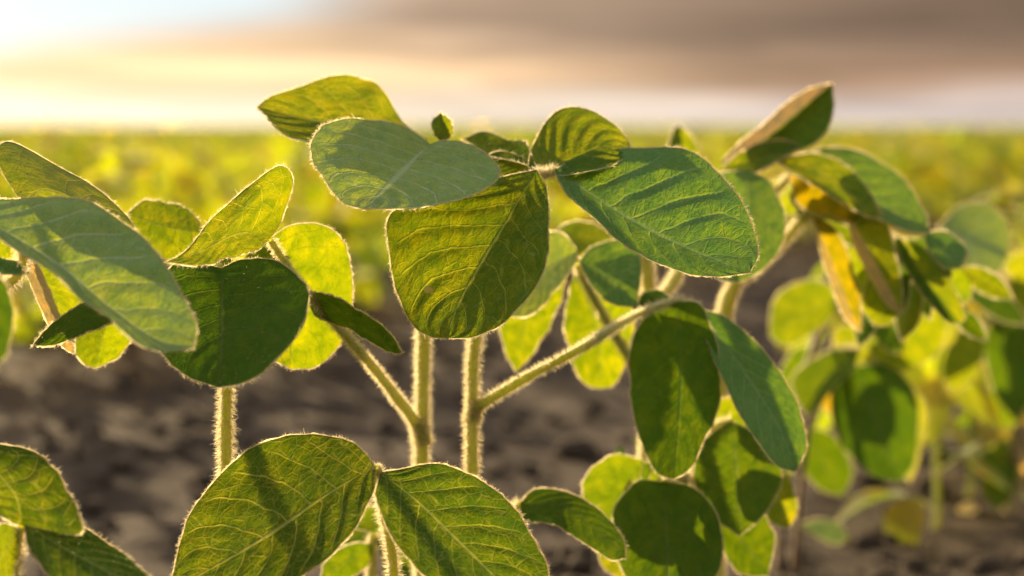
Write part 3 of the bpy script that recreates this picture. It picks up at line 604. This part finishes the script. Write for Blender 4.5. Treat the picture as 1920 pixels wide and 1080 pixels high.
LF(V, 'yel', (1680, 700, 88), (1705, 905, 88), [(1668, 760), (1675, 850)], [(1735, 760), (1722, 860)], res=.5)
LF(V, 'drape', (1505, 800, 90), (1580, 930, 89), [(1495, 860), (1535, 915)], [(1560, 815), (1598, 880)], res=.5)
LF(V, 'drape', (1500, 800, 90), (1440, 900, 89), [(1450, 800), (1420, 860)], [(1500, 850), (1480, 890)], res=.5)
LF(V, 'mid', (1560, 620, 88), (1640, 690, 88), [(1600, 610), (1640, 650)], [(1570, 660), (1605, 690)], res=.5)
LF(V, 'downy', (1462, 1012, 92), (1345, 1035, 90), [(1430, 1006), (1380, 1010)], [(1430, 1040), (1380, 1052)], eL=.5, eR=-.6, res=.5, label='pale yellow old seed leaf hanging low')
LF(V, 'downy', (1498, 985, 92), (1592, 1010, 91), [(1530, 975), (1570, 980)], [(1530, 1005), (1565, 1020)], eL=.6, eR=-.4, res=.5, label='pale green old seed leaf hanging low')

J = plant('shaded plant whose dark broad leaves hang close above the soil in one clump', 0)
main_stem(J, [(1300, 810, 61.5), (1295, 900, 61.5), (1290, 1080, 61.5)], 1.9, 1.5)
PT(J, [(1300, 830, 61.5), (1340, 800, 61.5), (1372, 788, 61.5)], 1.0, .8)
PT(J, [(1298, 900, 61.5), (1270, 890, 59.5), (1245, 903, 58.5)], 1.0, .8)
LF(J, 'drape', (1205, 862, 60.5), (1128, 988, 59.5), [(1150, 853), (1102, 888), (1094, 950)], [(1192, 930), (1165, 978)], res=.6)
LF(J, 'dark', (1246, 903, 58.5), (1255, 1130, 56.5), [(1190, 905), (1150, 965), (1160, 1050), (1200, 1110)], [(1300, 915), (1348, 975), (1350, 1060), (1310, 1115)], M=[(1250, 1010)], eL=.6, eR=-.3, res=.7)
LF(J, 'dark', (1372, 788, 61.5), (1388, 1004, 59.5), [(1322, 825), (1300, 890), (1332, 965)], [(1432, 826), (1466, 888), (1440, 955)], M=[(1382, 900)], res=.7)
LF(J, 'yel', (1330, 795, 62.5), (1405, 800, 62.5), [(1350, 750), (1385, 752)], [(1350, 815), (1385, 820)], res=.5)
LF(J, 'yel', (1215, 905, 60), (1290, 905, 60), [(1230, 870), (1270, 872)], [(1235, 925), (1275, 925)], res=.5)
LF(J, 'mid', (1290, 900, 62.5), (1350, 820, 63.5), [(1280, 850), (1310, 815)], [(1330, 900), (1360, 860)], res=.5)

for a_, b_, c_ in (((1180, 880, 64), (1090, 960, 70), 60), ((1290, 850, 66), (1200, 800, 72), 60), ((1350, 800, 66), (1270, 760, 71), 55), ((1390, 850, 68), (1300, 880, 73), 60)):  # unseen leaflets added behind the clump to cast shade on it
    LF(J, 'dark', a_, b_, [(a_[0] - 60, a_[1] + c_ * .7), (b_[0] - 10, b_[1] + c_ * .8)], [(a_[0] - 20, a_[1] - c_ * .7), (b_[0] + 30, b_[1] - c_ * .5)], res=.4, fuzz=0)

LF(J, 'yel', (1180, 900, 60), (1165, 1060, 60), [(1150, 950), (1140, 1010)], [(1215, 950), (1210, 1020)], eL=.3, res=.5)
LF(J, 'drape', (1160, 880, 61.5), (1240, 960, 61), [(1190, 858), (1235, 890)], [(1170, 930), (1205, 965)], res=.5)
LF(J, 'drape', (1330, 960, 60.5), (1240, 1090, 59), [(1270, 980), (1225, 1040)], [(1340, 1030), (1300, 1095)], res=.5)
LF(V, 'yel', (1640, 690, 90), (1560, 640, 90), [(1620, 640), (1580, 622)], [(1600, 700), (1565, 680)], res=.5)
LF(V, 'mid', (1690, 560, 90), (1790, 640, 91), [(1740, 545), (1790, 590)], [(1710, 620), (1760, 650)], res=.5)
LF(V, 'drape', (1530, 640, 90), (1470, 740, 90), [(1485, 660), (1460, 710)], [(1530, 700), (1500, 740)], res=.5)
LF(V, 'gold', (1600, 780, 91), (1540, 700, 91), [(1560, 780), (1530, 740)], [(1600, 730), (1570, 700)], res=.4)
LF(J, 'drape', (1345, 950, 62), (1440, 1080, 61), [(1400, 930), (1450, 1000)], [(1350, 1020), (1390, 1075)], res=.5)
LF(J, 'mid', (1150, 960, 62), (1190, 1100, 61), [(1120, 1000), (1130, 1060)], [(1190, 990), (1205, 1050)], res=.5)
LF(J, 'drape', (1300, 800, 64), (1230, 880, 65), [(1255, 800), (1225, 840)], [(1300, 850), (1260, 885)], res=.5)
LF(J, 'mid', (1440, 880, 64), (1480, 990, 64), [(1420, 920), (1440, 975)], [(1475, 890), (1495, 950)], res=.5)
Wp = plant('blurred plant at the frame edge with a greyish round leaf rimmed in gold', 0)
main_stem(Wp, [(1925, 470, 100), (1920, 640, 101), (1905, 820, 103), (1890, 960, 106)], 2.3, 1.8, mat='stemold')
PT(Wp, [(1920, 560, 101), (1860, 500, 92), (1765, 425, 84)], 1.3, .9)
PT(Wp, [(1918, 620, 101), (1870, 590, 98), (1840, 612, 97)], 1.3, .9)
LF(Wp, 'downy', (1762, 425, 84), (1842, 532, 80), [(1795, 388), (1850, 382), (1892, 430), (1882, 495)], [(1768, 470), (1800, 512)], M=[(1815, 460)], eL=.8, eR=-.6, res=.6, fuzz=2)
LF(Wp, 'dark', (1785, 528, 86), (1928, 608, 84), [(1845, 535), (1900, 565)], [(1825, 568), (1880, 602)], eL=.5, eR=-.5, res=.6)
LF(Wp, 'yel', (1925, 465, 96), (1875, 600, 96), [(1875, 500), (1858, 565)], [(1945, 530), (1920, 600)], res=.6)
LF(Wp, 'yel', (1840, 614, 97), (1785, 740, 96), [(1792, 628), (1766, 690)], [(1846, 660), (1820, 715)], res=.6)
LF(Wp, 'dark', (1868, 592, 98), (1905, 790, 97), [(1846, 640), (1862, 730)], [(1935, 620), (1945, 720)], res=.6)
LF(Wp, 'yel', (1850, 600, 99), (1900, 700, 100), [(1830, 650), (1860, 690)], [(1900, 600), (1920, 650)], res=.5)
LF(Wp, 'mid', (1888, 822, 104), (1868, 958, 103), [(1848, 845), (1838, 910)], [(1910, 860), (1900, 925)], res=.5)
LF(Wp, 'pale', (1898, 830, 104), (1910, 930, 104), [(1884, 870), (1890, 915)], [(1925, 850), (1925, 900)], res=.5)
LF(Wp, 'dark', (1780, 470, 100), (1800, 540, 102), [(1750, 500), (1770, 540)], [(1830, 490), (1830, 530)], res=.5)

LF(Wp, 'yel', (1925, 640, 102), (1850, 560, 103), [(1880, 640), (1850, 600)], [(1910, 580), (1875, 555)], res=.5)
LF(Wp, 'mid', (1860, 480, 104), (1930, 560, 104), [(1900, 470), (1935, 510)], [(1870, 530), (1905, 560)], res=.5)
LF(Wp, 'drape', (1925, 690, 102), (1870, 800, 102), [(1870, 710), (1850, 760)], [(1925, 760), (1900, 800)], res=.5)
LF(Wp, 'mid', (1800, 590, 103), (1750, 530, 104), [(1760, 590), (1740, 560)], [(1810, 550), (1780, 525)], res=.5)

# a pale pebble and sunlit clods lying apart
def clod(px, py, size, label, name, cat, seed, mat='soil'):
    k = CAM_H * FPX / (py - 235); p = at(px, py, k * 100 * math.cos(PITCH) if False else k * 100)
    v = lump(seed, .5) * size + np.array([p.x, p.y, ground_z(p.x, p.y) + size * .3])
    return tag(link(name, mesh_from(name, v, IF, MAT[mat], smooth=False)), label, cat)
clod(1815, 975, .006, 'small pale pebble half sunk in the crumbly soil', 'pebble', 'pebble', 31, 'fuzz')
clod(1850, 765, .013, 'largest reddish clod of dry earth catching the low sun', 'soil_clod', 'clod', 33)
clod(1745, 790, .010, 'squat dark clod of earth in front of the sunlit ones', 'soil_clod', 'clod', 34)
clod(1085, 850, .016, 'dark rounded clod of earth seen between two leafy plants', 'soil_clod', 'clod', 35)


# ============================================================ THE ROWS BEHIND
def field_material():
    m = bpy.data.materials.new('crop_leaf'); m.use_nodes = True; t = NT(m.node_tree); t.n.clear()
    geo = t.new('ShaderNodeNewGeometry'); rnd = geo.outputs['Random Per Island']; pos = geo.outputs['Position']
    big = t.noise(pos, 3.2, 3)
    rc = t.mix(rnd, rgb(.03, .06, .018), rgb(.075, .12, .045))
    f = t.ss(t.m('ADD', t.m('MULTIPLY', rnd, .5), t.m('MULTIPLY', big, 1.3)), .6, 1.15)
    tr_ = t.mix(f, rgb(.05, .115, .001), rgb(.34, .39, .002))
    bs = t.new('ShaderNodeBsdfPrincipled'); t.put(bs.inputs['Base Color'], rc); bs.inputs['Roughness'].default_value = .8; bs.inputs['Specular IOR Level'].default_value = .1; bs.inputs['Sheen Weight'].default_value = .2
    tl = t.new('ShaderNodeBsdfTranslucent'); t.put(tl.inputs[0], tr_)
    ad = t.new('ShaderNodeAddShader'); t.l.new(bs.outputs[0], ad.inputs[0]); t.l.new(tl.outputs[0], ad.inputs[1])
    rf = t.new('ShaderNodeBsdfRefraction'); rf.inputs['Color'].default_value = rgb(.95, .60, .01); rf.inputs['Roughness'].default_value = .36; rf.inputs['IOR'].default_value = 1.3
    ad2 = t.new('ShaderNodeAddShader'); t.l.new(ad.outputs[0], ad2.inputs[0]); t.l.new(rf.outputs[0], ad2.inputs[1]); ad = ad2
    o = t.new('ShaderNodeOutputMaterial'); t.l.new(ad.outputs[0], o.inputs[0]); return m
MAT['crop'] = field_material()
def blade(p, dirv, upv, ln, wd, nu, nv, fold=.25, droop=.35):
    """one leaflet as a small grid starting at p along dirv"""
    dirv = dirv / np.linalg.norm(dirv); side = np.cross(dirv, upv); side /= np.linalg.norm(side); up = np.cross(side, dirv)
    u = np.linspace(0, 1, nu + 1)[:, None]; v = np.linspace(-1, 1, nv + 1)[None, :]
    prof = wd * .5 * (np.sin(np.pi * u ** .72) ** .8 + .03)
    fwd = u * ln; dz = -droop * ln * u ** 2 + fold * np.abs(v) * prof
    P = p + fwd[..., None] * dirv + (v * prof)[..., None] * side + dz[..., None] * up
    idx = np.arange((nu + 1) * (nv + 1)).reshape(nu + 1, nv + 1)
    F = np.stack([idx[:-1, :-1], idx[:-1, 1:], idx[1:, 1:], idx[1:, :-1]], -1).reshape(-1, 4)
    return P.reshape(-1, 3), F
def crop_plant(seed, nu, nv, k=8):
    r = np.random.default_rng(seed); h = r.uniform(.165, .205)
    zs = np.linspace(0, h, 9); cx = np.cumsum(r.normal(0, .0022, 9)); cyy = np.cumsum(r.normal(0, .0022, 9))
    C = np.stack([cx, cyy, zs - .01], 1); stems = [tube(C, np.linspace(.0026, .0012, 9), k if k < 7 else 7)]; leaves = []
    ang = r.random() * 6.28
    for q, fr in enumerate([.12, .26, .40, .55, .68, .80, .92, 1.0]):
        b = np.array([np.interp(fr * h, zs, C[:, i]) for i in range(3)]) ; ang += 2.4 + r.normal(0, .4)
        out = np.array([math.cos(ang), math.sin(ang), 0]); pl_ = r.uniform(.03, .06) * (1.1 - .75 * max(fr - .6, 0) * 2)
        e = b + out * pl_ * .8 + np.array([0, 0, pl_ * r.uniform(.25, .7)]); e[2] = min(e[2], h + .004)
        stems.append(tube(np.array([b, (b + e) / 2 + [0, 0, .004], e]), [.0011, .0010, .0008], 4))
        s = r.uniform(.8, 1.15) * (1 - .35 * max(fr - .8, 0) * 5)
        for da, dd in ((0, .0), (1.25, .008), (-1.25, .008)):
            a2 = ang + da + r.normal(0, .25)
            dv = np.array([math.cos(a2), math.sin(a2), r.normal(-.18, .4)]); up = np.array([r.normal(0, .35), r.normal(0, .35), 1.0])
            leaves.append(blade(e - out * dd, dv, up, .055 * s, .036 * s, nu, nv, r.uniform(-.1, .4), r.uniform(.1, .6)))
    return stems, leaves
def cat(parts):
    v, f, o = [], [], 0
    for a, b in parts: v.append(a); f.append(b + o); o += len(a)
    return np.vstack(v), np.vstack(f)

# rows run away from the camera to the right, as the nearest one does
RD = np.array([.514, .858]); RN = np.array([-.858, .514]); R0 = np.array([-.13, .45])
spots = []
for k in range(0, 60):
    off = 1.04 + .62 * k
    c = R0 + RN * off
    for j in range(-40, 1000):
        q = c + RD * (j * .07 + .02 * random.random()) + RN * random.gauss(0, .025)
        if 1.7 < q[1] < 24 and abs(q[0]) < .268 * 1.06 * q[1] + .18: spots.append((math.hypot(*q), q[0], q[1]))
spots.sort()
NEAR, PARTS = 285, 70
var = []
for i in range(7):
    st, lv = crop_plant(100 + i, 6, 4)
    sm = mesh_from('stem', *cat(st), MAT['stem']); lm = [mesh_from('leaflet', a, b, MAT['crop']) for a, b in lv]
    sv, sf = cat(st); lvv, lff = cat(lv)
    wm = mesh_from('soybean_plant', np.vstack([sv, lvv]), np.vstack([sf, lff + len(sv)]), [MAT['stem'], MAT['crop']])
    mi = np.zeros(len(sf) + len(lff), dtype=np.int32); mi[len(sf):] = 1; wm.polygons.foreach_set('material_index', mi)
    var.append((sm, lm, wm))
# the nearest row goes on at the frame's edge
for x, y, s, lab in ((.232, 1.02, .74, 'bushy young plant behind the one whose dark leaf is ringed in yellow-green'), (.262, 1.10, .80, 'leafy plant standing beside the brown stem at the edge of the picture'),
                     (.315, 1.22, .86, 'low plant past the reddish clods where the row leaves the frame'), (.36, 1.38, .9, 'last small blurred plant of the row, half outside the frame'), (.222, 1.20, .70, 'small plant tucked behind the bushy one in the same row')):
    sm, lm, wm = var[int(x * 1000) % 7]
    e = bpy.data.objects.new('soybean_plant', None); col.objects.link(e)
    for nm, l in [('stem', sm)] + [('leaflet', l) for l in lm]:
        o = bpy.data.objects.new(nm, l); col.objects.link(o); o.parent = e
    tag(e, lab, 'plant', 'young soybean plants in the nearest row')
    e.location = (x, y, ground_z(x, y)); e.rotation_euler = (0, 0, x * 77); e.scale = (s, s, s)
for i, (dd, x, y) in enumerate(spots[:NEAR]):
    sm, lm, wm = var[random.randrange(7)]; a = random.random() * 6.28; s = random.uniform(.86, 1.04)
    if i < PARTS:
        e = bpy.data.objects.new('soybean_plant', None); col.objects.link(e)
        o = bpy.data.objects.new('stem', sm); col.objects.link(o); o.parent = e
        for l in lm:
            o = bpy.data.objects.new('leaflet', l); col.objects.link(o); o.parent = e
        tag(e, 'young green plant blurred in the closest row behind the bare soil strip', 'plant', 'blurred soybean plants in the first row behind')
    else:
        e = bpy.data.objects.new('soybean_plant', wm); col.objects.link(e)
        tag(e, 'strongly blurred low green plant among the packed rows under the horizon', 'plant', 'blurred soybean plants in the farther rows')
    e.location = (x, y, ground_z(x, y)); e.rotation_euler = (0, 0, a); e.scale = (s, s, s)
far = []
lib = [cat(crop_plant(300 + i, 3, 2, 3)[1]) for i in range(9)]
fv, ff, off = [], [], 0
rest = spots[NEAR:]
for i, (dd, x, y) in enumerate(rest):
    if dd > 9 and i % 2: continue
    v, f = lib[i % 9]; a = random.random() * 6.28; s = random.uniform(.82, .98); sx = 1.35 if dd > 9 else 1.0
    ca, sa = math.cos(a), math.sin(a)
    fv.append(np.stack([(v[:, 0]*ca - v[:, 1]*sa) * s * sx + x, (v[:, 0]*sa + v[:, 1]*ca) * s * sx + y, v[:, 2] * s + ground_z(x, y)], 1)); ff.append(f + off); off += len(v)
print('FAR', len(rest), off)
o = link('crop_rows', mesh_from('crop_rows', np.vstack(fv), np.vstack(ff), MAT['crop']))
tag(o, 'mass of blurred green soybean plants filling the field towards the horizon', 'crop', kind='stuff')
# where single plants can no longer be told apart: the closed canopy as a field of leaf tufts
n = 60000
yy = 22 * (900 / 22) ** rng.random(n); xx = (rng.random(n) * 2 - 1) * (.29 * yy)
sz = .05 * (yy / 22) ** .85
A = rng.random(n) * 6.28; tilt = rng.normal(0, .5, n)
zz = .185 * rng.uniform(.75, 1.04, n)
dx = np.stack([np.cos(A), np.sin(A), np.zeros(n)], 1) * sz[:, None] * 1.4; nrm = rng.normal(0, .45, (n, 3)) + [0, 0, .5]
dy = np.cross(nrm, dx); dy /= np.linalg.norm(dy, axis=1, keepdims=True); dy *= np.minimum(sz, .09)[:, None]
c = np.stack([xx, yy, zz], 1)
dx[:, 2] = np.clip(dx[:, 2], -.05, .05)
V4 = np.stack([c - dx, c - dy, c + dx, c + dy], 1).reshape(-1, 3); V4[:, 2] = np.clip(V4[:, 2], .02, .196)
F4 = np.arange(n * 4).reshape(n, 4)
cx_ = spaced(-10, 10, 1.0, -4000, 4000); cy_ = spaced(24, 60, 1.2, 23, 4800)
CX, CY = np.meshgrid(cx_, cy_); CZ = .165 + 0 * CX
idx = np.arange(CX.size).reshape(CX.shape); FC = np.stack([idx[:-1, :-1], idx[:-1, 1:], idx[1:, 1:], idx[1:, :-1]], -1).reshape(-1, 4)
VC = np.stack([CX, CY, CZ], -1).reshape(-1, 3)
o = link('distant_crop', mesh_from('distant_crop', np.vstack([V4, VC]), np.vstack([F4, FC + len(V4)]), MAT['crop'], smooth=False))
tag(o, 'closed green soybean canopy running to the flat horizon', 'crop', kind='stuff')
